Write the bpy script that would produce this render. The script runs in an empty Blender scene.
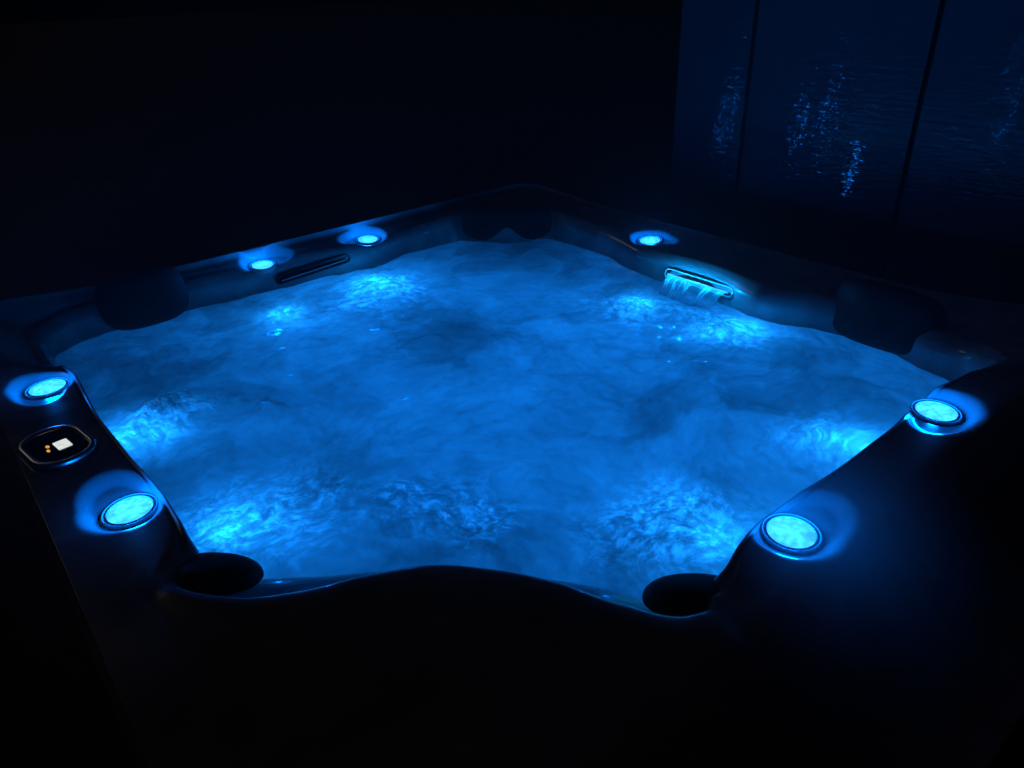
import bpy, bmesh, math, random
import numpy as np
from mathutils import Vector, Matrix, noise

random.seed(7)
S = bpy.context.scene
COL = S.collection
Z0 = 0.95                      # height of the tub's rim above the patio; all tub heights below are relative to it
CX, CY = -0.06, -0.03          # centre the basin's outline is measured round
WZ = -0.18                     # water level below the rim

# ------------------------------------------------------------------ helpers
def link(name, me, mat=None, parent=None, smooth=True):
    o = bpy.data.objects.new(name, me); COL.objects.link(o)
    if mat is not None: me.materials.append(mat)
    if parent is not None: o.parent = parent
    if smooth:
        me.polygons.foreach_set('use_smooth', [True]*len(me.polygons))
    return o

def mesh(name, verts, faces):
    me = bpy.data.meshes.new(name); me.from_pydata([tuple(map(float, v)) for v in verts], [], faces); me.update()
    return me

def bmobj(name, bm, mat, parent=None, smooth=True):
    me = bpy.data.meshes.new(name); bmesh.ops.recalc_face_normals(bm, faces=bm.faces); bm.to_mesh(me); bm.free()
    return link(name, me, mat, parent, smooth)

def thing(name, label, cat, loc=(0, 0, 0), group=None):
    o = bpy.data.objects.new(name, None); COL.objects.link(o); o.location = loc
    o.empty_display_size = 0.1
    o['label'] = label; o['category'] = cat
    if group: o['group'] = group
    return o

def tag(o, label, cat, group=None):
    o['label'] = label; o['category'] = cat
    if group: o['group'] = group
    return o

def structure(o): o['kind'] = 'structure'; return o

def frame(loc, n, xdir):
    n = Vector(n).normalized(); x = Vector(xdir); x = (x - n*x.dot(n)).normalized(); y = n.cross(x)
    M = Matrix((x, y, n)).transposed().to_4x4(); M.translation = Vector(loc); return M

def lathe(profile, M, seg=64, sx=1, sy=1):
    """profile of (radius, height); radius 0 closes"""
    V, F = [], []
    rows = []
    for r, h in profile:
        if r < 1e-6: rows.append([len(V)]); V.append(M @ Vector((0, 0, h)))
        else:
            rows.append(list(range(len(V), len(V)+seg)))
            for k in range(seg):
                a = 2*math.pi*k/seg; V.append(M @ Vector((sx*r*math.cos(a), sy*r*math.sin(a), h)))
    for a, b in zip(rows, rows[1:]):
        for k in range(seg):
            k2 = (k+1) % seg
            if len(a) == 1: F.append((a[0], b[k], b[k2]))
            elif len(b) == 1: F.append((a[k], b[0], a[k2]))
            else: F.append((a[k], b[k], b[k2], a[k2]))
    return V, F

def rrect(hw, hh, r, n=10):
    """outline of a rounded rectangle"""
    pts = []
    for cx, cy, a0 in ((hw-r, hh-r, 0), (-hw+r, hh-r, 90), (-hw+r, -hh+r, 180), (hw-r, -hh+r, 270)):
        for k in range(n+1):
            a = math.radians(a0+90*k/n); pts.append((cx+r*math.cos(a), cy+r*math.sin(a)))
    return pts

def loft(rings, M, cap0=False, cap1=False):
    """rings: list of lists of 3D points, all the same length, closed round"""
    V = [M @ Vector(p) for r in rings for p in r]; n = len(rings[0]); F = []
    for i in range(len(rings)-1):
        for k in range(n):
            k2 = (k+1) % n
            F.append((i*n+k, i*n+k2, (i+1)*n+k2, (i+1)*n+k))
    if cap0: F.append(tuple(reversed(range(n))))
    if cap1: F.append(tuple(range((len(rings)-1)*n, len(rings)*n)))
    return V, F

def smoothstep(a, b, x):
    t = np.clip((x-a)/(b-a), 0, 1); return t*t*(3-2*t)

# ------------------------------------------------------------------ materials
def new_mat(name):
    m = bpy.data.materials.new(name); m.use_nodes = True
    nt = m.node_tree; nt.nodes.clear()
    out = nt.nodes.new('ShaderNodeOutputMaterial')
    return m, nt, out

def N(nt, t, **kw):
    n = nt.nodes.new(t)
    for k, v in kw.items():
        if hasattr(n, k): setattr(n, k, v)
        else: n.inputs[k].default_value = v
    return n

def pbr(name, color, rough=0.4, metal=0.0, coat=0.0, nscale=0, namp=0.15, bump=0.0, bscale=60, spec=0.5, rvar=0.0):
    m, nt, out = new_mat(name)
    b = N(nt, 'ShaderNodeBsdfPrincipled'); nt.links.new(b.outputs[0], out.inputs[0])
    b.inputs['Base Color'].default_value = (*color, 1); b.inputs['Roughness'].default_value = rough
    b.inputs['Metallic'].default_value = metal; b.inputs['Coat Weight'].default_value = coat
    b.inputs['Coat Roughness'].default_value = 0.06
    b.inputs['Specular IOR Level'].default_value = spec
    tc = N(nt, 'ShaderNodeTexCoord')
    if nscale:
        t = N(nt, 'ShaderNodeTexNoise'); t.inputs['Scale'].default_value = nscale; t.inputs['Detail'].default_value = 6
        nt.links.new(tc.outputs['Object'], t.inputs['Vector'])
        r = N(nt, 'ShaderNodeValToRGB'); nt.links.new(t.outputs['Fac'], r.inputs['Fac'])
        r.color_ramp.elements[0].position = 0.3; r.color_ramp.elements[1].position = 0.7
        r.color_ramp.elements[0].color = (*[c*(1-namp) for c in color], 1)
        r.color_ramp.elements[1].color = (*[min(1, c*(1+namp)) for c in color], 1)
        nt.links.new(r.outputs[0], b.inputs['Base Color'])
        if rvar:
            mr = N(nt, 'ShaderNodeMapRange'); nt.links.new(t.outputs['Fac'], mr.inputs['Value'])
            mr.inputs['From Min'].default_value = 0.3; mr.inputs['From Max'].default_value = 0.7
            mr.inputs['To Min'].default_value = max(0, rough-rvar); mr.inputs['To Max'].default_value = rough+rvar
            nt.links.new(mr.outputs[0], b.inputs['Roughness'])
    if bump:
        t2 = N(nt, 'ShaderNodeTexNoise'); t2.inputs['Scale'].default_value = bscale; t2.inputs['Detail'].default_value = 4
        nt.links.new(tc.outputs['Object'], t2.inputs['Vector'])
        bp = N(nt, 'ShaderNodeBump'); bp.inputs['Strength'].default_value = bump; bp.inputs['Distance'].default_value = 0.01
        nt.links.new(t2.outputs['Fac'], bp.inputs['Height']); nt.links.new(bp.outputs[0], b.inputs['Normal'])
    return m

M_shell = pbr('marbled_acrylic', (0.30, 0.31, 0.33), 0.27, coat=0.45, nscale=9, namp=0.28, rvar=0.10, bump=0.02, bscale=160)
M_rubber = pbr('headrest_foam', (0.022, 0.023, 0.026), 0.65, nscale=30, namp=0.3, bump=0.15, bscale=350)
M_chrome = pbr('brushed_chrome', (0.88, 0.87, 0.87), 0.34, metal=1.0, nscale=40, namp=0.08)
M_ring = pbr('light_bezel_plastic', (0.55, 0.57, 0.60), 0.18, coat=0.6, nscale=20, namp=0.1)
M_black = pbr('panel_black_gloss', (0.012, 0.012, 0.014), 0.12, coat=0.5, nscale=15, namp=0.2)
M_cab = pbr('cabinet_resin_boards', (0.045, 0.04, 0.036), 0.6, nscale=6, namp=0.3, bump=0.2, bscale=40)
M_patio = pbr('dark_paving', (0.05, 0.05, 0.052), 0.8, nscale=4, namp=0.4, bump=0.4, bscale=60)

def lens_material():
    m, nt, out = new_mat('light_lens_blue')
    tc = N(nt, 'ShaderNodeTexCoord')
    oi = N(nt, 'ShaderNodeObjectInfo'); of = N(nt, 'ShaderNodeVectorMath'); of.operation = 'ADD'
    om = N(nt, 'ShaderNodeMath'); om.operation = 'MULTIPLY'; om.inputs[1].default_value = 40; nt.links.new(oi.outputs['Random'], om.inputs[0])
    nt.links.new(tc.outputs['UV'], of.inputs[0]); nt.links.new(om.outputs[0], of.inputs[1])
    v = N(nt, 'ShaderNodeTexVoronoi'); v.feature = 'F1'; v.inputs['Scale'].default_value = 3.6
    nt.links.new(of.outputs[0], v.inputs['Vector'])
    no = N(nt, 'ShaderNodeTexNoise'); no.inputs['Scale'].default_value = 1.8; no.inputs['Detail'].default_value = 3
    nt.links.new(of.outputs[0], no.inputs['Vector'])
    # diode spots: brighter towards the middle of the moulded lens
    ln = N(nt, 'ShaderNodeVectorMath'); ln.operation = 'LENGTH'; nt.links.new(tc.outputs['UV'], ln.inputs[0])
    mr = N(nt, 'ShaderNodeMapRange'); nt.links.new(ln.outputs['Value'], mr.inputs['Value'])
    mr.inputs['From Min'].default_value = 0.0; mr.inputs['From Max'].default_value = 1.0
    mr.inputs['To Min'].default_value = 1.25; mr.inputs['To Max'].default_value = 0.80
    a = N(nt, 'ShaderNodeMapRange'); nt.links.new(v.outputs['Distance'], a.inputs['Value'])
    a.inputs['From Min'].default_value = 0.0; a.inputs['From Max'].default_value = 0.75
    a.inputs['To Min'].default_value = 1.4; a.inputs['To Max'].default_value = 0.85
    b = N(nt, 'ShaderNodeMapRange'); nt.links.new(no.outputs['Fac'], b.inputs['Value'])
    b.inputs['From Min'].default_value = 0.3; b.inputs['From Max'].default_value = 0.7
    b.inputs['To Min'].default_value = 0.75; b.inputs['To Max'].default_value = 1.3
    x = N(nt, 'ShaderNodeMath'); x.operation = 'MULTIPLY'; nt.links.new(a.outputs[0], x.inputs[0]); nt.links.new(b.outputs[0], x.inputs[1])
    y = N(nt, 'ShaderNodeMath'); y.operation = 'MULTIPLY'; nt.links.new(x.outputs[0], y.inputs[0]); nt.links.new(mr.outputs[0], y.inputs[1])
    e = N(nt, 'ShaderNodeEmission'); e.inputs['Color'].default_value = (0.018, 0.235, 1.0, 1)
    k = N(nt, 'ShaderNodeMath'); k.operation = 'MULTIPLY'; k.inputs[1].default_value = LENS_POWER
    nt.links.new(y.outputs[0], k.inputs[0]); nt.links.new(k.outputs[0], e.inputs['Strength'])
    nt.links.new(e.outputs[0], out.inputs[0])
    return m
LENS_POWER = 4.0
RIM_POWER = .58
M_lens = lens_material()

def emit_mat(name, color, power, nscale=40, lo=0.8):
    m, nt, out = new_mat(name)
    tc = N(nt, 'ShaderNodeTexCoord')
    no = N(nt, 'ShaderNodeTexNoise'); no.inputs['Scale'].default_value = nscale
    nt.links.new(tc.outputs['Object'], no.inputs['Vector'])
    b = N(nt, 'ShaderNodeMapRange'); nt.links.new(no.outputs['Fac'], b.inputs['Value'])
    b.inputs['From Min'].default_value = 0.35; b.inputs['From Max'].default_value = 0.65
    b.inputs['To Min'].default_value = power*lo; b.inputs['To Max'].default_value = power
    e = N(nt, 'ShaderNodeEmission'); e.inputs['Color'].default_value = (*color, 1)
    nt.links.new(b.outputs[0], e.inputs['Strength']); nt.links.new(e.outputs[0], out.inputs[0])
    return m
M_display = emit_mat('backlit_display', (0.80, 0.84, 0.82), 0.95, 120, 0.85)
M_amber = emit_mat('amber_indicator', (1.0, 0.42, 0.05), 0.9)

# ------------------------------------------------------------------ the outline of the basin
def polar(p):
    x, y = p[0]-CX, p[1]-CY
    return math.atan2(y, x) % (2*math.pi), math.hypot(x, y)

def periodic(thetas, vals):
    """shape-preserving cubic round the circle"""
    i = np.argsort(thetas); t = np.array(thetas)[i]; v = np.array(vals)[i]
    t = np.concatenate([t[-3:]-2*np.pi, t, t[:3]+2*np.pi]); v = np.concatenate([v[-3:], v, v[:3]])
    h = np.diff(t); d = np.diff(v)/h; m = np.zeros_like(v)
    for k in range(1, len(v)-1):
        if d[k-1]*d[k] > 0:
            w1 = 2*h[k]+h[k-1]; w2 = h[k]+2*h[k-1]; m[k] = (w1+w2)/(w1/d[k-1]+w2/d[k])
    def f(q):
        q = np.asarray(q) % (2*np.pi)
        k = np.clip(np.searchsorted(t, q)-1, 0, len(t)-2); s = (q-t[k])/h[k]
        return ((1+2*s)*(1-s)**2*v[k]+s*(1-s)**2*h[k]*m[k]+s*s*(3-2*s)*v[k+1]+s*s*(s-1)*h[k]*m[k+1])
    return f

# lip of the basin, (x, y, z): the wall drops nearly straight from it into the water
LIP = [
 # far left side, left corner first
 (-.862, .52, -.075), (-.858, .70, -.10), (-.850, .800, -.115), (-.822, .872, -.12), (-.765, .915, -.12), (-.676, .932, -.12),
 (-.417, .930, -.12), (-.192, .912, -.12), (-.028, .898, -.12), (.141, .862, -.12), (.271, .874, -.12), (.408, .888, -.12), (.560, .872, -.12),
 # far corner and far right side
 (.625, .800, -.12), (.668, .735, -.12), (.720, .700, -.12), (.790, .660, -.12), (.803, .560, -.12), (.798, .385, -.12), (.750, .159, -.12), (.748, .036, -.12), (.752, -.10, -.12),
 (.706, -.268, -.12), (.738, -.415, -.12), (.768, -.593, -.12), (.735, -.740, -.12), (.705, -.835, -.10), (.640, -.890, -.08), (.52, -.905, -.045),
 # near right side
 (.40, -.912, -.012), (.30, -.897, -.010), (.22, -.900, -.010), (.14, -.908, -.010), (.05, -.908, -.010), (-.031, -.908, -.010), (-.132, -.901, -.010), (-.20, -.895, -.010), (-.289, -.906, -.012), (-.348, -.918, -.018), (-.378, -.915, -.03),
 # near corner, lowered into a ledge
 (-.395, -.835, -.092), (-.457, -.731, -.092), (-.513, -.662, -.092), (-.586, -.588, -.092), (-.642, -.539, -.092), (-.713, -.487, -.092), (-.780, -.432, -.092),
 # near left side
 (-.843, -.412, -.03), (-.847, -.385, -.018), (-.846, -.330, -.010), (-.845, -.244, -.010), (-.850, -.15, -.010), (-.855, -.047, -.010), (-.858, .104, -.010), (-.853, .20, -.010), (-.850, .28, -.012), (-.854, .36, -.02),
]
# crest of the rim, where the lip has rounded over on to the flat top
CREST = [
 (-.890, .52, -.055), (-.890, .70, -.085), (-.885, .820, -.098), (-.860, .905, -.102), (-.780, .955, -.102), (-.676, .962, -.102),
 (-.417, .958, -.105), (-.192, .945, -.107), (-.028, .935, -.107), (.141, .905, -.107), (.271, .910, -.107), (.408, .918, -.105), (.585, .905, -.10),
 (.66, .835, -.10), (.705, .775, -.10), (.755, .74, -.10), (.830, .690, -.10), (.850, .560, -.105), (.848, .385, -.107), (.82, .22, -.107), (.80, .036, -.107), (.80, -.10, -.107),
 (.775, -.268, -.105), (.79, -.415, -.10), (.812, -.593, -.10), (.79, -.760, -.095), (.760, -.870, -.08), (.670, -.925, -.055), (.53, -.93, -.025),
 (.40, -.930, 0), (.28, -.922, 0), (.14, -.928, 0), (-.031, -.928, 0), (-.20, -.918, 0), (-.31, -.935, 0), (-.355, -.960, 0),
 (-.392, -.972, 0), (-.448, -.948, 0), (-.496, -.879, 0), (-.528, -.807, 0), (-.572, -.740, 0), (-.633, -.669, 0), (-.711, -.623, 0), (-.781, -.593, 0), (-.843, -.551, 0), (-.891, -.489, 0),
 (-.907, -.438, 0), (-.880, -.385, 0), (-.867, -.330, 0), (-.865, -.20, 0), (-.870, -.047, 0), (-.876, .10, 0), (-.874, .25, 0), (-.876, .38, -.015),
]
def curves(pts):
    th = [polar(p)[0] for p in pts]; rr = [polar(p)[1] for p in pts]; zz = [p[2] for p in pts]
    return periodic(th, rr), periodic(th, zz)
RL, ZL = curves(LIP)
RC, ZC = curves(CREST)

def outer_radius(th, half=1.0, rc=0.09):
    lo, hi = np.full_like(th, 0.5), np.full_like(th, 1.8)
    for _ in range(40):
        mid = (lo+hi)/2
        x = np.abs(CX+mid*np.cos(th)+.006)-(half+.006-rc); y = np.abs(CY+mid*np.sin(th)+.13)-(half+.13-rc)
        sd = np.hypot(np.maximum(x, 0), np.maximum(y, 0))+np.minimum(np.maximum(x, y), 0)-rc
        hi = np.where(sd > 0, mid, hi); lo = np.where(sd > 0, lo, mid)
    return (lo+hi)/2

def outer_z(th):
    """the two far sides carry their outer edge lower than the two near ones"""
    x, y = CX+np.cos(th), CY+np.sin(th)
    return -0.06*smoothstep(-0.25, 0.25, (x+y)/1.4142)-.027*far_right(th)

def far_right(th):
    return smoothstep(-.10, .45, np.cos(th)-np.sin(th))*smoothstep(-0.25, 0.25, (CX+np.cos(th)+CY+np.sin(th))/1.4142)

# rim lights: lens centre, outward direction of the scoop, semi axes along / across the side
LIGHTS = [
 dict(c=(-.192, .936, -.104), e=(1, 0), n=(0, -.10, 1), s=(.030, .012), a=.088, b=.046, side='far left'),
 dict(c=(.183, .918, -.104), e=(1, 0), n=(0, -.10, 1), s=(-.024, .012), a=.085, b=.046, side='far left'),
 dict(c=(.844, .217, -.104), e=(0, 1), n=(-.10, 0, 1), s=(-.020, .012), a=.085, b=.046, side='far right'),
 dict(c=(-.906, .290, -.013), e=(0, 1), n=(-.02, 0, 1), s=(-.012, .016), a=.092, b=.054, side='near left'),
 dict(c=(-.895, -.243, -.013), e=(0, 1), n=(-.02, 0, 1), s=(.024, .010), a=.090, b=.055, side='near left'),
 dict(c=(.257, -.930, -.013), e=(1, 0), n=(0, -.02, 1), s=(-.016, .016), a=.092, b=.054, h=.012, side='near right'),
 dict(c=(-.209, -.937, -.013), e=(1, 0), n=(0, -.02, 1), s=(.024, .010), a=.090, b=.055, h=.012, side='near right'),
]
def scoop(X, Y, Z):
    """press a scoop into the shell round every rim light"""
    for L in LIGHTS:
        c = L['c']; ex, ey = L['e']
        ox, oy = (c[0], 0) if abs(c[0]) > abs(c[1]) and ex == 0 else (0, c[1])
        on = math.hypot(ox, oy); ox, oy = ox/on, oy/on               # outwards, away from the basin
        dx, dy = X-c[0], Y-c[1]
        u = dx*ex+dy*ey-L['s'][0]; v = dx*ox+dy*oy-L['s'][1]
        q = np.sqrt((u/L['a'])**2+(v/L['b'])**2)
        vv = dx*ox+dy*oy; vv = np.where(vv < 0, vv*(1.35 if c[2] > -.05 else 1.05), vv); uu = dx*ex+dy*ey
        q2 = np.sqrt(uu**2+vv**2)/0.072
        w = np.maximum(1-smoothstep(.62, 1.0, q), 1-smoothstep(.64, 1.0, q2))
        n = L['n']
        floor = c[2]-.0025-(dx*n[0]+dy*n[1])/n[2]
        Z = np.where(Z > floor, Z*(1-w)+floor*w, Z)
    return Z

def spline(P, samples):
    """Catmull-Rom through the rows of P (k, n) sampled per span"""
    out = []
    k = len(P)
    for i in range(k-1):
        p0 = P[max(i-1, 0)]; p1 = P[i]; p2 = P[i+1]; p3 = P[min(i+2, k-1)]
        for j in range(samples[i]):
            t = j/samples[i]
            out.append(.5*((2*p1)+(-p0+p2)*t+(2*p0-5*p1+4*p2-p3)*t*t+(-p0+3*p1-3*p2+p3)*t**3))
    out.append(P[-1])
    return np.array(out)

tub = thing('hot_tub', 'square dark hot tub with glowing blue bubbling water and lit rim', 'hot tub')

def build_shell():
    n = 1500
    th = np.linspace(0, 2*np.pi, n, endpoint=False)
    rl, zl, rc, zc = RL(th), ZL(th), RC(th), ZC(th)
    ro = outer_radius(th); zo = outer_z(th)
    fr_ = far_right(th); far = -(zo+.027*fr_)/0.06; bead = .016*far*(1-.85*fr_)
    lin = lambda a, b, t: a+(b-a)*t
    rows = [(rl*0.55, np.full(n, -.90)), (rl*0.80, np.full(n, -.88)), (rl*.86, np.full(n, -.62)), (rl*.93, np.full(n, -.46)), (rl-.028, np.full(n, -.30))]
    R = [r for r, z in rows]; Zs = [z for r, z in rows]
    R = np.array(R); Zs = np.array(Zs)
    zc = zc+.012*(1-far)*0+.014*far
    lw = 1-smoothstep(-.075, -.035, zl)*1.0; lw = np.where((np.cos(th)+np.sin(th)) < -.9, lw, 0)      # 1 on the near corner ledge
    # wall -> lip -> crest -> outer edge as one smooth profile
    P = [(rl-.016, np.full(n, WZ-.03)), (rl-.006, zl*.45+(WZ-.02)*.55), (rl, zl), (lin(rl, rc, .45+.33*lw), lin(zl, zc, .78-.30*lw)), (rc, zc),
         (lin(rc, ro-.02, .35), lin(zc, zo-bead, .4)), (lin(rc, ro-.016, .90), zo-bead), (ro-.012, zo)]
    PR = spline(np.array([p[0] for p in P]), [4, 8, 8, 10, 16, 18, 10]); PZ = spline(np.array([p[1] for p in P]), [4, 8, 8, 10, 16, 18, 10])
    ER = [ro-.012, ro-.006, ro-.002, ro, ro, ro-.003, ro-.012]
    EZ = [zo-.0012, zo-.004, zo-.009, zo-.016, zo-.055, zo-.062, zo-.065]
    R = np.vstack([R, PR, np.array(ER)]); Zs = np.vstack([Zs, PZ, np.array(EZ)])
    X = CX+R*np.cos(th); Y = CY+R*np.sin(th)
    # near right rim stretched and sloped down so its lit top fades to black
    Zs[len(rows):] -= .075*smoothstep(-.99, -1.24, Y[len(rows):])*(X[len(rows):] < 9)
    k0 = len(rows)+8; k1 = len(rows)+len(PR)
    Zs[k0:k1] = scoop(X[k0:k1], Y[k0:k1], Zs[k0:k1])
    m = len(R)
    V = np.stack([X, Y, Zs+Z0], -1).reshape(-1, 3)
    F = []
    for i in range(m-1):
        a = i*n
        for k in range(n):
            k2 = (k+1) % n
            F.append((a+k, a+k2, a+n+k2, a+n+k))
    F.append(tuple(reversed(range(n))))
    return link('shell', mesh('shell', V.tolist(), F), M_shell, tub)
build_shell()

# cabinet under the rim: vertical boards all round on a skirting
def build_cabinet():
    bm = bmesh.new()
    def box(x0, x1, y0, y1, z0, z1):
        v = [bm.verts.new(p) for p in ((x0, y0, z0), (x1, y0, z0), (x1, y1, z0), (x0, y1, z0), (x0, y0, z1), (x1, y0, z1), (x1, y1, z1), (x0, y1, z1))]
        for f in ((0, 3, 2, 1), (4, 5, 6, 7), (0, 1, 5, 4), (1, 2, 6, 5), (2, 3, 7, 6), (3, 0, 4, 7)): bm.faces.new([v[i] for i in f])
    h, nb = 0.972, 14
    w = 2*h/nb
    for k in range(nb):
        a, b = -h+k*w+.003, -h+(k+1)*w-.003
        for s in (-1, 1):
            o = -.26 if s < 0 else 0
            box(a, b, *(sorted((s*h+o, s*(h+.018)+o))), .09, Z0-.122)
            box(*(sorted((s*(h), s*(h+.018)))), a*1.13-.13, b*1.13-.13, .09, Z0-.122)
    for s in (-1, 1):
        box(-h, h, *sorted((s*(h-.03)+(-.26 if s < 0 else 0), s*(h-.002)+(-.26 if s < 0 else 0))), .0, Z0-.122); box(*sorted((s*(h-.03), s*(h-.002))), -h-.23, h-.03, .0, Z0-.122)
    return bmobj('cabinet', bm, M_cab, tub, False)
build_cabinet()

# ------------------------------------------------------------------ rim lights
LR = .0325
def light(L):
    c = L['c']; M = frame((c[0], c[1], c[2]+Z0), L['n'], (1, 0, 0))
    V, F = lathe([(.0410, -.010), (.0410, -.002), (.0405, .0), (.0394, .0010), (.0382, .0006), (.0374, -.0012), (.0364, -.0012), (.0352, .0004), (LR+.0008, .0002), (LR+.0004, -.006)], M, 72)
    ring = link('rim_light', mesh('rim_light', V, F), M_ring, tub)
    prof = [(0, .0016)]+[(LR*k/8, .0016*(1-(k/8)**2)-.0008) for k in range(1, 9)]+[(LR, -.005)]
    V, F = lathe(list(reversed(prof)), M, 48)
    me = mesh('lens', V, F)
    uv = me.uv_layers.new(name='UVMap'); Mi = M.inverted()
    for l in me.loops:
        q = Mi @ me.vertices[l.vertex_index].co; uv.data[l.index].uv = (q.x/LR, q.y/LR)
    link('lens', me, M_lens, ring)
    # dark gasket between the ring and the lens
    a = [(LR+.0026, .0006), (LR+.0020, .0012), (LR+.0010, .0006)]
    V, F = lathe(a, M, 64); link('gasket', mesh('gasket', V, F), M_rubber, ring)
    return ring
for L in LIGHTS:
    light(L)
    d = bpy.data.lights.new('rim_light_glow', 'POINT'); d.energy = RIM_POWER; d.color = (0.0, .19, 1.0); d.shadow_soft_size = .012
    o = bpy.data.objects.new('rim_light_glow', d); COL.objects.link(o); o.location = Vector((L['c'][0], L['c'][1], L['c'][2]+Z0))+L.get('h', .014)*Vector(L['n']).normalized()

# ------------------------------------------------------------------ headrests
def cushion(name, loc, n, xdir, hw, hh, th, bend=0.0, notch=0.0, pw=3.2, label=None):
    """a soft pad: superellipse outline, domed front, its ends bent back, optional notch in the lower edge"""
    M = frame(loc, n, xdir); rows, cols = 28, 72
    V, F = [], []
    def P(s, t, f):
        # s radius 0..1, t angle; f +1 front, -1 back
        c, d = math.cos(t), math.sin(t)
        r = s/((abs(c)**pw+abs(d)**pw)**(1/pw))
        u, v = r*c, r*d
        h = max(0, 1-s**2.6)**.5
        x, y = u*hw, v*hh
        if notch and v < 0: y += notch*hh*math.exp(-(u/.30)**2)*(-v)
        z = f*th*h*(1 if f > 0 else .55) - bend*u*u
        return (x, y, z)
    for f in (1, -1):
        base = len(V)
        V.append(M @ Vector(P(0, 0, f)))
        for i in range(1, rows+1):
            s = math.sin(math.pi/2*i/rows)
            for k in range(cols): V.append(M @ Vector(P(s, 2*math.pi*k/cols, f)))
        for k in range(cols):
            k2 = (k+1) % cols
            F.append((base, base+1+k, base+1+k2) if f > 0 else (base, base+1+k2, base+1+k))
            for i in range(rows-1):
                a, b = base+1+i*cols, base+1+(i+1)*cols
                q = (a+k, b+k, b+k2, a+k2); F.append(q if f > 0 else tuple(reversed(q)))
    bm = bmesh.new(); me0 = mesh('t', V, F); bm.from_mesh(me0); bmesh.ops.remove_doubles(bm, verts=bm.verts, dist=1e-5)
    o = bmobj(name, bm, M_rubber, tub)
    if label: o['label'] = label
    return o
cushion('headrest', (-.565, .893, Z0-.095), (0, -1, .3), (1, 0, 0), .122, .082, .028, .02)
cushion('headrest', (.772, -.597, Z0-.098), (-1, 0, .35), (0, 1, 0), .140, .080, .034, .02)
cushion('headrest', (.668, .748, Z0-.118), (-.68, -.72, .45), (.72, -.68, 0), .165, .066, .03, -.02, notch=.75, label='two lobed headrest in the far corner')
cushion('headrest', (-.849, -.446, Z0-.034), (.30, .24, 1), (.72, -.69, 0), .070, .052, .026, .0, pw=2.2, label='small oval headrest beside the near left light')
cushion('headrest', (-.389, -.914, Z0-.036), (.24, .30, 1), (.72, -.69, 0), .068, .052, .026, .0, pw=2.2, label='small oval headrest beside the near right light')

# ------------------------------------------------------------------ control panel on the near left rim
def control_panel():
    ang = math.radians(90)
    M = frame((-.941, .0, Z0+.001), (.03, 0, 1), (.16, -1, 0))
    def ring(hw, hh, r, z): return [(x, y, z) for x, y in rrect(hw, hh, r, 12)]
    V, F = loft([ring(.061, .041, .037, -.006), ring(.061, .041, .037, .002), ring(.059, .039, .035, .0045)], M, True, True)
    p = link('control_panel', mesh('control_panel', V, F), M_black, tub, False)
    prof = [(.0035, .001), (.0035, .0045), (.0026, .0066), (.0008, .0082), (-.0018, .0090), (-.0044, .0088), (-.0064, .0078), (-.0076, .0062), (-.0078, .0040)]
    V, F = loft([ring(.0670+d, .0475+d, .043+d*.9, z) for d, z in prof], M)
    link('bezel', mesh('bezel', V, F), M_chrome, p)
    D = M @ Matrix.Translation((.0035, .0075, .0)) @ Matrix.Rotation(math.radians(0), 4, 'Z')
    V, F = loft([ring(.0150, .0110, .0018, .0046), ring(.0150, .0110, .0018, .0058)], D, False, True)
    link('display', mesh('display', V, F), M_display, p, False)
    for x, y, r in ((-.0075, -.0125, .0036), (.0075, -.0165, .0032)):
        T = M @ Matrix.Translation((x, y, 0))
        V, F = lathe([(r, .0046), (r, .0054), (r*.7, .0060), (0, .0062)], T, 20, 1.35, .8); link('indicator', mesh('indicator', V, F), M_amber, p)
    return p
control_panel()

# ------------------------------------------------------------------ waterfall spouts in the walls of the two far sides
M_strip = emit_mat('light_strip_cyan', (0.05, .40, 1.0), 2.0, 25, .6)
def spout(loc, n, xdir, hw, label, lit):
    M = frame(loc, n, xdir)
    hh = .0105
    def ring(dw, z): return [(x, y, z) for x, y in rrect(hw+dw, hh+dw, hh+dw-.0005, 14)]
    V, F = loft([ring(.0055, -.012), ring(.0055, .002), ring(.0045, .0045), ring(.0025, .0055), ring(.0008, .0045), ring(.0, .002)], M)
    s = link('waterfall_spout', mesh('waterfall_spout', V, F), M_ring if lit else M_rubber, tub)
    s['label'] = label
    V, F = loft([ring(.0, .002), ring(-.001, -.004), ring(-.0015, -.018)], M, False, True)
    link('slot', mesh('slot', V, F), M_black, s)
    L_ = M @ Matrix.Translation((0, -.0055, 0))
    V, F = loft([[(x, y, z) for x, y in rrect(hw-.010, .0022, .002, 6)] for z in (-.016, .008, .010)], L_, False, True)
    link('outlet_lip', mesh('outlet_lip', V, F), M_ring, s)
    if lit:
        V, F = loft([[(x, y, z) for x, y in rrect(hw-.012, .0011, .001, 6)] for z in (.004, .0108)], M @ Matrix.Translation((0, -.0021, 0)), False, True)
        link('light_strip', mesh('light_strip', V, F), M_strip, s)
spout((.728, -.072, Z0-.140), (-1, 0, .50), (0, -1, 0), .120, 'waterfall spout pouring a lit sheet of water', True)
spout((-.045, .885, Z0-.142), (-.10, -1, .45), (1, .10, 0), .125, 'dry waterfall spout in the far left wall', False)

# ------------------------------------------------------------------ water
def ramp(nt, src, stops):
    r = N(nt, 'ShaderNodeValToRGB'); nt.links.new(src, r.inputs['Fac'])
    cr = r.color_ramp
    while len(cr.elements) < len(stops): cr.elements.new(0.5)
    for e, (p, c) in zip(cr.elements, stops): e.position = p; e.color = (c, c, c, 1)
    return r

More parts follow.
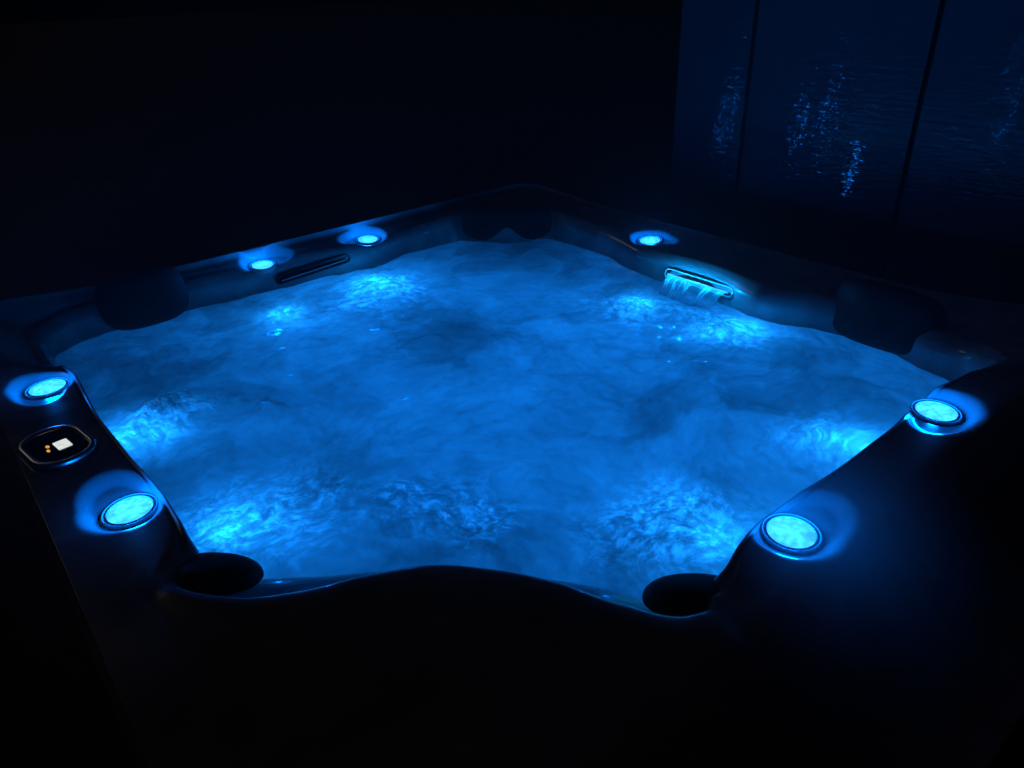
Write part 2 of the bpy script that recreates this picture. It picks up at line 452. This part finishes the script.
JETS = [(-.255, .690, 1.0), (.071, .714, 1.35), (.564, .010, .9), (.601, -.303, 1.1), (-.790, .290, .65), (-.746, -.170, .5), (-.131, -.769, .7), (.320, -.800, 1.0)]
FOAM = [(-.255, .690, .07), (.071, .690, .16), (.03, .60, .18), (.53, .02, .13), (.57, -.28, .13), (-.75, .31, .13), (-.66, .33, .10), (-.72, -.17, .15), (-.62, -.20, .12), (-.16, -.72, .14), (-.22, -.66, .10), (.28, -.76, .13), (-.43, -.38, .10), (-.46, -.30, .08), (-.40, -.45, .08), (.62, -.10, .12)]

def water_material():
    m, nt, out = new_mat('aerated_water')
    tc = N(nt, 'ShaderNodeTexCoord')
    # slow swirls: a noise field pushed about by another one
    w = N(nt, 'ShaderNodeTexNoise'); w.inputs['Scale'].default_value = 2.1; w.inputs['Detail'].default_value = 4
    nt.links.new(tc.outputs['Object'], w.inputs['Vector'])
    sub = N(nt, 'ShaderNodeVectorMath'); sub.operation = 'SUBTRACT'; nt.links.new(w.outputs['Color'], sub.inputs[0]); sub.inputs[1].default_value = (.5, .5, .5)
    sc = N(nt, 'ShaderNodeVectorMath'); sc.operation = 'SCALE'; nt.links.new(sub.outputs[0], sc.inputs[0]); sc.inputs['Scale'].default_value = .42
    ad = N(nt, 'ShaderNodeVectorMath'); ad.operation = 'ADD'; nt.links.new(tc.outputs['Object'], ad.inputs[0]); nt.links.new(sc.outputs[0], ad.inputs[1])
    big = N(nt, 'ShaderNodeTexNoise'); big.inputs['Scale'].default_value = 2.6; big.inputs['Detail'].default_value = 7; big.inputs['Roughness'].default_value = .52; big.inputs['Distortion'].default_value = .15
    nt.links.new(ad.outputs[0], big.inputs['Vector'])
    fine = N(nt, 'ShaderNodeTexNoise'); fine.inputs['Scale'].default_value = 11; fine.inputs['Detail'].default_value = 6; fine.inputs['Distortion'].default_value = .3
    nt.links.new(ad.outputs[0], fine.inputs['Vector'])
    # dark seams where clear water wells up between the clouds of bubbles
    rb = N(nt, 'ShaderNodeTexNoise'); rb.inputs['Scale'].default_value = 2.3; rb.inputs['Detail'].default_value = 5; rb.inputs['Distortion'].default_value = .3
    nt.links.new(ad.outputs[0], rb.inputs['Vector'])
    seam = ramp(nt, rb.outputs['Fac'], [(.34, .62), (.445, .76), (.455, .95), (.6, 1.03)])
    rbig = ramp(nt, big.outputs['Fac'], [(.32, .60), (.43, .72), (.46, .86), (.52, .90), (.54, .98), (.68, 1.06)])
    rfine = ramp(nt, fine.outputs['Fac'], [(.32, .84), (.68, 1.10)])
    mul = N(nt, 'ShaderNodeMath'); mul.operation = 'MULTIPLY'; nt.links.new(rbig.outputs[0], mul.inputs[0]); nt.links.new(rfine.outputs[0], mul.inputs[1])
    mul1 = N(nt, 'ShaderNodeMath'); mul1.operation = 'MULTIPLY'; nt.links.new(mul.outputs[0], mul1.inputs[0]); nt.links.new(seam.outputs[0], mul1.inputs[1])
    # froth: small bubbles, only where the surface is broken up
    at = N(nt, 'ShaderNodeAttribute'); at.attribute_name = 'froth'
    vo = N(nt, 'ShaderNodeTexVoronoi'); vo.inputs['Scale'].default_value = 75
    nt.links.new(ad.outputs[0], vo.inputs['Vector'])
    n3 = N(nt, 'ShaderNodeTexNoise'); n3.inputs['Scale'].default_value = 40; n3.inputs['Detail'].default_value = 8; n3.inputs['Roughness'].default_value = .7
    nt.links.new(ad.outputs[0], n3.inputs['Vector'])
    rv = ramp(nt, vo.outputs['Distance'], [(.05, 1.35), (.55, .95)])
    rn = ramp(nt, n3.outputs['Fac'], [(.38, .78), (.50, 1.2), (.59, 2.3)])
    fm = N(nt, 'ShaderNodeMath'); fm.operation = 'MULTIPLY'; nt.links.new(rv.outputs[0], fm.inputs[0]); nt.links.new(rn.outputs[0], fm.inputs[1])
    # a fine grain of bubbles everywhere, and thin dark threads of clear water
    g = N(nt, 'ShaderNodeTexNoise'); g.inputs['Scale'].default_value = 42; g.inputs['Detail'].default_value = 5; g.inputs['Roughness'].default_value = .65
    nt.links.new(ad.outputs[0], g.inputs['Vector'])
    rg = ramp(nt, g.outputs['Fac'], [(.34, .88), (.66, 1.10)])
    th_ = N(nt, 'ShaderNodeTexNoise'); th_.inputs['Scale'].default_value = 3.4; th_.inputs['Detail'].default_value = 6; th_.inputs['Distortion'].default_value = .4
    nt.links.new(ad.outputs[0], th_.inputs['Vector'])
    t1 = N(nt, 'ShaderNodeMath'); t1.operation = 'SUBTRACT'; nt.links.new(th_.outputs['Fac'], t1.inputs[0]); t1.inputs[1].default_value = .52
    t2 = N(nt, 'ShaderNodeMath'); t2.operation = 'ABSOLUTE'; nt.links.new(t1.outputs[0], t2.inputs[0])
    rt_ = ramp(nt, t2.outputs[0], [(0.0, .84), (.012, .92), (.03, 1.0)])
    gm = N(nt, 'ShaderNodeMath'); gm.operation = 'MULTIPLY'; nt.links.new(rg.outputs[0], gm.inputs[0]); nt.links.new(rt_.outputs[0], gm.inputs[1])
    mul2 = N(nt, 'ShaderNodeMath'); mul2.operation = 'MULTIPLY'; nt.links.new(mul1.outputs[0], mul2.inputs[0]); nt.links.new(gm.outputs[0], mul2.inputs[1])
    mul1 = mul2
    mixf = N(nt, 'ShaderNodeMix'); mixf.data_type = 'FLOAT'; nt.links.new(at.outputs['Fac'], mixf.inputs[0]); mixf.inputs[2].default_value = 1.0; nt.links.new(fm.outputs[0], mixf.inputs[3])
    tot = N(nt, 'ShaderNodeMath'); tot.operation = 'MULTIPLY'; nt.links.new(mul1.outputs[0], tot.inputs[0]); nt.links.new(mixf.outputs[0], tot.inputs[1])
    tot2 = N(nt, 'ShaderNodeMath'); tot2.operation = 'MULTIPLY'; tot2.use_clamp = True; nt.links.new(tot.outputs[0], tot2.inputs[0]); tot2.inputs[1].default_value = .43
    tr = N(nt, 'ShaderNodeBsdfTranslucent')
    cc = N(nt, 'ShaderNodeCombineColor')
    for k in range(3): nt.links.new(tot2.outputs[0], cc.inputs[k])
    nt.links.new(cc.outputs[0], tr.inputs['Color'])
    df = N(nt, 'ShaderNodeBsdfDiffuse'); df.inputs['Color'].default_value = (.25, .27, .30, 1)
    m1 = N(nt, 'ShaderNodeMixShader'); m1.inputs[0].default_value = .12
    nt.links.new(tr.outputs[0], m1.inputs[1]); nt.links.new(df.outputs[0], m1.inputs[2])
    gl = N(nt, 'ShaderNodeBsdfGlossy'); gl.inputs['Roughness'].default_value = .12
    bp = N(nt, 'ShaderNodeBump'); bp.inputs['Strength'].default_value = .35; bp.inputs['Distance'].default_value = .012
    nt.links.new(fine.outputs['Fac'], bp.inputs['Height'])
    for s in (tr, df, gl): nt.links.new(bp.outputs[0], s.inputs['Normal'])
    fr = N(nt, 'ShaderNodeFresnel'); fr.inputs['IOR'].default_value = 1.33
    m2 = N(nt, 'ShaderNodeMixShader'); nt.links.new(fr.outputs[0], m2.inputs[0]); nt.links.new(m1.outputs[0], m2.inputs[1]); nt.links.new(gl.outputs[0], m2.inputs[2])
    nt.links.new(m2.outputs[0], out.inputs[0])
    return m
M_water = water_material()

def froth_at(x, y):
    f = 0
    for fx, fy, s in FOAM:
        d = math.hypot(x-fx, y-fy)/(s*.82)
        if d < 2.2: f = max(f, math.exp(-(d*1.05)**2))
    k = .55+.9*noise.fractal(Vector((x*7, y*7, 3)), .9, 2.1, 4)
    return max(0, min(1, f*1.25*max(.25, k+.35)))

MOUNDS = [(-.69, .33, .022, .07), (-.76, .30, .012, .05), (-.69, -.16, .014, .07), (-.19, -.70, .014, .07), (.05, .66, .012, .08), (.57, -.27, .012, .07), (-.43, -.37, .012, .06)]
def build_water():
    n, m = 560, 210
    th = np.linspace(0, 2*np.pi, n, endpoint=False)
    rl = RL(th)-.004
    zs = ZL(th)
    V, F, fr = [], [], []
    V.append((CX, CY, Z0+WZ)); fr.append(0)
    for i in range(1, m+1):
        t = (i/m)**.75
        for k in range(n):
            r = rl[k]*t
            x, y = CX+r*math.cos(th[k]), CY+r*math.sin(th[k])
            f = froth_at(x, y)
            z = .010*noise.fractal(Vector((x*3.2, y*3.2, 1.7)), 1.0, 2.0, 3)+.0035*noise.fractal(Vector((x*14, y*14, 8.1)), .9, 2.0, 3)
            z += f*(.004+.007*abs(noise.fractal(Vector((x*26, y*26, 4.4)), .75, 2.1, 4)))
            for mx_, my_, mh, ms in MOUNDS:
                d = math.hypot(x-mx_, y-my_)/ms
                if d < 2.5: z += mh*math.exp(-d*d)*(1+.9*noise.fractal(Vector((x*30, y*30, 2.2)), .8, 2.1, 4))
            V.append((x, y, Z0+WZ+z)); fr.append(f)
    for k in range(n): F.append((0, 1+k, 1+(k+1) % n))
    for i in range(m-1):
        a, b = 1+i*n, 1+(i+1)*n
        for k in range(n):
            k2 = (k+1) % n; F.append((a+k, b+k, b+k2, a+k2))
    me = mesh('water', V, F)
    at = me.attributes.new('froth', 'FLOAT', 'POINT'); at.data.foreach_set('value', fr)
    return structure(link('water', me, M_water))
build_water()

# falling sheet of water from the working spout
def falling_water_material():
    m, nt, out = new_mat('falling_water')
    tc = N(nt, 'ShaderNodeTexCoord')
    mp = N(nt, 'ShaderNodeMapping'); mp.inputs['Scale'].default_value = (3.4, .5, 1); nt.links.new(tc.outputs['UV'], mp.inputs['Vector'])
    no = N(nt, 'ShaderNodeTexNoise'); no.inputs['Scale'].default_value = 1; no.inputs['Detail'].default_value = 5; nt.links.new(mp.outputs[0], no.inputs['Vector'])
    r0 = ramp(nt, no.outputs['Fac'], [(.40, .10), (.50, .22), (.54, .90), (.60, .22), (.68, .55)])
    sp = N(nt, 'ShaderNodeSeparateXYZ'); nt.links.new(tc.outputs['UV'], sp.inputs[0])
    edge = ramp(nt, sp.outputs['Y'], [(0.0, .75), (.10, .45), (.30, .0), (.75, .0), (1.0, .35)])
    r = N(nt, 'ShaderNodeMath'); r.operation = 'ADD'; r.use_clamp = True; nt.links.new(r0.outputs[0], r.inputs[0]); nt.links.new(edge.outputs[0], r.inputs[1])
    tr = N(nt, 'ShaderNodeBsdfTranslucent'); tr.inputs['Color'].default_value = (.8, .9, .95, 1)
    df = N(nt, 'ShaderNodeBsdfDiffuse'); df.inputs['Color'].default_value = (.8, .9, .95, 1)
    td = N(nt, 'ShaderNodeMixShader'); td.inputs[0].default_value = .5; nt.links.new(tr.outputs[0], td.inputs[1]); nt.links.new(df.outputs[0], td.inputs[2])
    tp = N(nt, 'ShaderNodeBsdfTransparent'); tp.inputs['Color'].default_value = (.9, .95, 1, 1)
    mx = N(nt, 'ShaderNodeMixShader'); nt.links.new(r.outputs[0], mx.inputs[0]); nt.links.new(tp.outputs[0], mx.inputs[1]); nt.links.new(td.outputs[0], mx.inputs[2])
    gl = N(nt, 'ShaderNodeBsdfGlossy'); gl.inputs['Roughness'].default_value = .08
    lw = N(nt, 'ShaderNodeFresnel'); lw.inputs['IOR'].default_value = 1.33
    m2 = N(nt, 'ShaderNodeMixShader'); nt.links.new(lw.outputs[0], m2.inputs[0]); nt.links.new(mx.outputs[0], m2.inputs[1]); nt.links.new(gl.outputs[0], m2.inputs[2])
    nt.links.new(m2.outputs[0], out.inputs[0])
    return m
M_fall = falling_water_material()

def build_fall():
    V, F, UV = [], [], []; nu, nv = 90, 18
    for j in range(nv+1):
        t = j/nv
        for i in range(nu+1):
            u = -1+2*i/nu
            y = -.072-u*.106*(1-.14*t)
            rip = noise.noise(Vector((u*7, t*.8, 2)))
            x = .7175-.066*t*(1+.10*rip)
            z = -.1400-.004*t-.046*t*t+.002*rip*t
            V.append((x, y, Z0+z)); UV.append((u, t))
    for j in range(nv):
        for i in range(nu):
            a = j*(nu+1)+i; F.append((a, a+nu+1, a+nu+2, a+1))
    me = mesh('water_curtain', V, F)
    uv = me.uv_layers.new(name='UVMap')
    for l in me.loops: uv.data[l.index].uv = UV[l.vertex_index]
    o = link('water_curtain', me, M_fall)
    tag(o, 'glowing sheet of water falling from the slot in the far right tub wall', 'waterfall')
build_fall()

# ------------------------------------------------------------------ lamps under the water
def lamp(name, x, y, z, power, color, size):
    d = bpy.data.lights.new(name, 'POINT'); d.energy = power; d.color = color; d.shadow_soft_size = size
    o = bpy.data.objects.new(name, d); COL.objects.link(o); o.location = (x, y, Z0+z); return o
BLUE = (0.003, .225, 1.0)
for x, y, p in ((-.35, .35, 3.2), (.40, .28, 5.0), (.40, -.38, 4.2), (-.36, -.36, 3.8), (.0, .0, 4.2)):
    lamp('underwater_floodlight', x, y, -.62, p, BLUE, .08)
for x, y, s in JETS:
    k = .90
    lamp('underwater_jet_light', x*k/.92 if abs(x) < abs(y) else x, y, WZ-.050, 0.9*s, (0.006, .30, 1.0), .022)
    lamp('underwater_jet_light', x*.93, y*.93, WZ-.14, 1.9*s, (0.006, .24, 1.0), .05)
# point lamps added in front of the spout to brighten the falling sheet
for k in range(5):
    lamp('sheet_fill_lamp', .696, -.072+(k-2)*.046, -.124, .18, (0.003, .34, 1.0), 0)

# ------------------------------------------------------------------ patio, panels, sky
def build_patio():
    bm = bmesh.new(); n = 40; R_ = 60
    g = {}
    for i in range(n+1):
        for j in range(n+1):
            a, b = (i/n*2-1), (j/n*2-1)
            x, y = R_*abs(a)**3*(1 if a > 0 else -1), R_*abs(b)**3*(1 if b > 0 else -1)
            g[i, j] = bm.verts.new((x, y, 0))
    for i in range(n):
        for j in range(n): bm.faces.new((g[i, j], g[i+1, j], g[i+1, j+1], g[i, j+1]))
    return structure(bmobj('patio', bm, M_patio, None))
build_patio()

def panel_material():
    m, nt, out = new_mat('ribbed_glossy_panel')
    tc = N(nt, 'ShaderNodeTexCoord')
    b = N(nt, 'ShaderNodeBsdfPrincipled'); nt.links.new(b.outputs[0], out.inputs[0])
    b.inputs['Roughness'].default_value = .04; b.inputs['Specular IOR Level'].default_value = .36; b.inputs['Coat Weight'].default_value = .0; b.inputs['Coat Roughness'].default_value = .03
    no0 = N(nt, 'ShaderNodeTexNoise'); no0.inputs['Scale'].default_value = 3; no0.inputs['Detail'].default_value = 5; nt.links.new(tc.outputs['Object'], no0.inputs['Vector'])
    r = N(nt, 'ShaderNodeValToRGB'); nt.links.new(no0.outputs['Fac'], r.inputs['Fac'])
    r.color_ramp.elements[0].color = (.12, .13, .175, 1); r.color_ramp.elements[1].color = (.18, .195, .25, 1)
    nt.links.new(r.outputs[0], b.inputs['Base Color'])
    mp = N(nt, 'ShaderNodeMapping'); mp.inputs['Scale'].default_value = (1, 14, 75); nt.links.new(tc.outputs['Object'], mp.inputs['Vector'])
    no = N(nt, 'ShaderNodeTexNoise'); no.inputs['Scale'].default_value = 1; no.inputs['Detail'].default_value = 2; nt.links.new(mp.outputs[0], no.inputs['Vector'])
    bp = N(nt, 'ShaderNodeBump'); bp.inputs['Strength'].default_value = 1.0; bp.inputs['Distance'].default_value = .0018
    nt.links.new(no.outputs['Fac'], bp.inputs['Height']); nt.links.new(bp.outputs[0], b.inputs['Normal']); nt.links.new(bp.outputs[0], b.inputs['Coat Normal'])
    return m
M_panel = panel_material()
M_post = pbr('fence_post', (.02, .02, .022), .5, nscale=20, namp=.3)

def build_fence():
    f = thing('panel_fence', 'tall dark glossy panel screen with upright seams standing behind the tub', 'fence', (1.52, -.30, 0))
    X = 1.52; top = 2.05
    edges = [.680, .358, -.264, -.90, -1.53, -2.16]
    for a, b in zip(edges, edges[1:]):
        bm = bmesh.new(); g = .009
        V = []
        y0, y1 = b+g+(.012 if a > .6 else 0), a-g
        # slightly bowed sheet with returned edges
        nx = 12
        rows = []
        for z in (0.03, top):
            row = [bm.verts.new((X+.02-1.52, y0+.30, z))]
            for k in range(nx+1):
                t = k/nx; row.append(bm.verts.new((X-.004*math.sin(math.pi*t)-1.52+(-.12*(y1-y0)*(t-.5) if a > .6 else 0), y0+(y1-y0)*t+.30, z)))
            row.append(bm.verts.new((X+.02-1.52, y1+.30, z))); rows.append(row)
        for k in range(len(rows[0])-1): bm.faces.new((rows[0][k], rows[0][k+1], rows[1][k+1], rows[1][k]))
        bm.faces.new(rows[1][::-1]); bm.faces.new(rows[0])
        bmobj('panel', bm, M_panel, f, False)
    bm = bmesh.new()
    for e in edges:
        r = bmesh.ops.create_cube(bm, size=1, matrix=Matrix.Translation((.045, e+.30, top/2)) @ Matrix.Diagonal((.05, .06, top, 1)))
    for z in (.25, top-.1):
        bmesh.ops.create_cube(bm, size=1, matrix=Matrix.Translation((.09, (edges[0]+edges[-1])/2+.30, z)) @ Matrix.Diagonal((.03, edges[0]-edges[-1], .05, 1)))
    bmobj('frame', bm, M_post, f, False)
build_fence()

def build_steam():
    m, nt, out = new_mat('thin_steam')
    v = N(nt, 'ShaderNodeVolumeScatter'); v.inputs['Density'].default_value = .05; v.inputs['Anisotropy'].default_value = .25
    v.inputs['Color'].default_value = (.9, .95, 1, 1)
    nt.links.new(v.outputs[0], out.inputs['Volume'])
    bm = bmesh.new()
    bmesh.ops.create_cube(bm, size=1, matrix=Matrix.Translation((.17, 0, Z0+.36)) @ Matrix.Diagonal((2.44, 2.2, .95, 1)))
    bmesh.ops.bevel(bm, geom=bm.edges[:], offset=.25, segments=4, affect='EDGES')
    o = bmobj('haze', bm, m); o['kind'] = 'stuff'
    return o
build_steam()
def build_flare_haze():  # ball of haze added to imitate lens glare below the near right light
    m, nt, out = new_mat('flare_haze')
    tc = N(nt, 'ShaderNodeTexCoord'); gr = N(nt, 'ShaderNodeTexGradient'); gr.gradient_type = 'QUADRATIC_SPHERE'
    nt.links.new(tc.outputs['Object'], gr.inputs['Vector'])
    k = N(nt, 'ShaderNodeMath'); k.operation = 'MULTIPLY'; k.inputs[1].default_value = 2.6; nt.links.new(gr.outputs['Fac'], k.inputs[0])
    v = N(nt, 'ShaderNodeVolumeScatter'); v.inputs['Anisotropy'].default_value = .2
    v.inputs['Color'].default_value = (.9, .95, 1, 1)
    nt.links.new(k.outputs[0], v.inputs['Density']); nt.links.new(v.outputs[0], out.inputs['Volume'])
    bm = bmesh.new(); bmesh.ops.create_uvsphere(bm, u_segments=48, v_segments=24, radius=1)
    o = bmobj('haze', bm, m); o['kind'] = 'stuff'
    o.location = (-.235, -1.03, Z0+.05); o.rotation_euler = (0, 0, .75); o.scale = (.30, .17, .15)
build_flare_haze()

def build_world():
    w = bpy.data.worlds.new('World'); S.world = w; w.use_nodes = True
    nt = w.node_tree; nt.nodes.clear()
    out = nt.nodes.new('ShaderNodeOutputWorld'); bg = nt.nodes.new('ShaderNodeBackground')
    sky = nt.nodes.new('ShaderNodeTexSky'); sky.sky_type = 'NISHITA'; sky.sun_disc = False
    sky.sun_elevation = math.radians(-6); sky.sun_rotation = math.radians(200)
    nt.links.new(sky.outputs[0], bg.inputs[0]); nt.links.new(bg.outputs[0], out.inputs[0])
    bg.inputs[1].default_value = 0.012
build_world()

# very weak warm light added, angled to glint off the bezel and rim edge
sd = bpy.data.lights.new('glint_sun', 'SUN'); sd.energy = .018; sd.angle = math.radians(10); sd.color = (1, .84, .68)
so = bpy.data.objects.new('glint_sun', sd); COL.objects.link(so)
so.rotation_euler = Vector((.2, -.83, -.5)).to_track_quat('-Z', 'Y').to_euler()

# ------------------------------------------------------------------ camera
cd = bpy.data.cameras.new('camera'); cam = bpy.data.objects.new('camera', cd); COL.objects.link(cam)
cd.sensor_width = 36; cd.lens = 25.815; cd.clip_start = .02; cd.clip_end = 500
r, u, b = (0.76542917, -0.64260861, -0.03423983), (0.33544868, 0.35302475, 0.87341153), (-0.54917426, -0.68002037, 0.48577765)
cam.matrix_world = Matrix(((r[0], u[0], b[0], -.99945), (r[1], u[1], b[1], -1.30953), (r[2], u[2], b[2], .67714+Z0), (0, 0, 0, 1)))
S.camera = cam

S.render.engine = 'CYCLES'
S.cycles.use_denoising = True
S.cycles.max_bounces = 8
S.cycles.sample_clamp_indirect = 4
S.cycles.caustics_reflective = False; S.cycles.caustics_refractive = False
S.view_settings.view_transform = 'Standard'; S.view_settings.look = 'None'; S.view_settings.exposure = 0; S.view_settings.gamma = 1
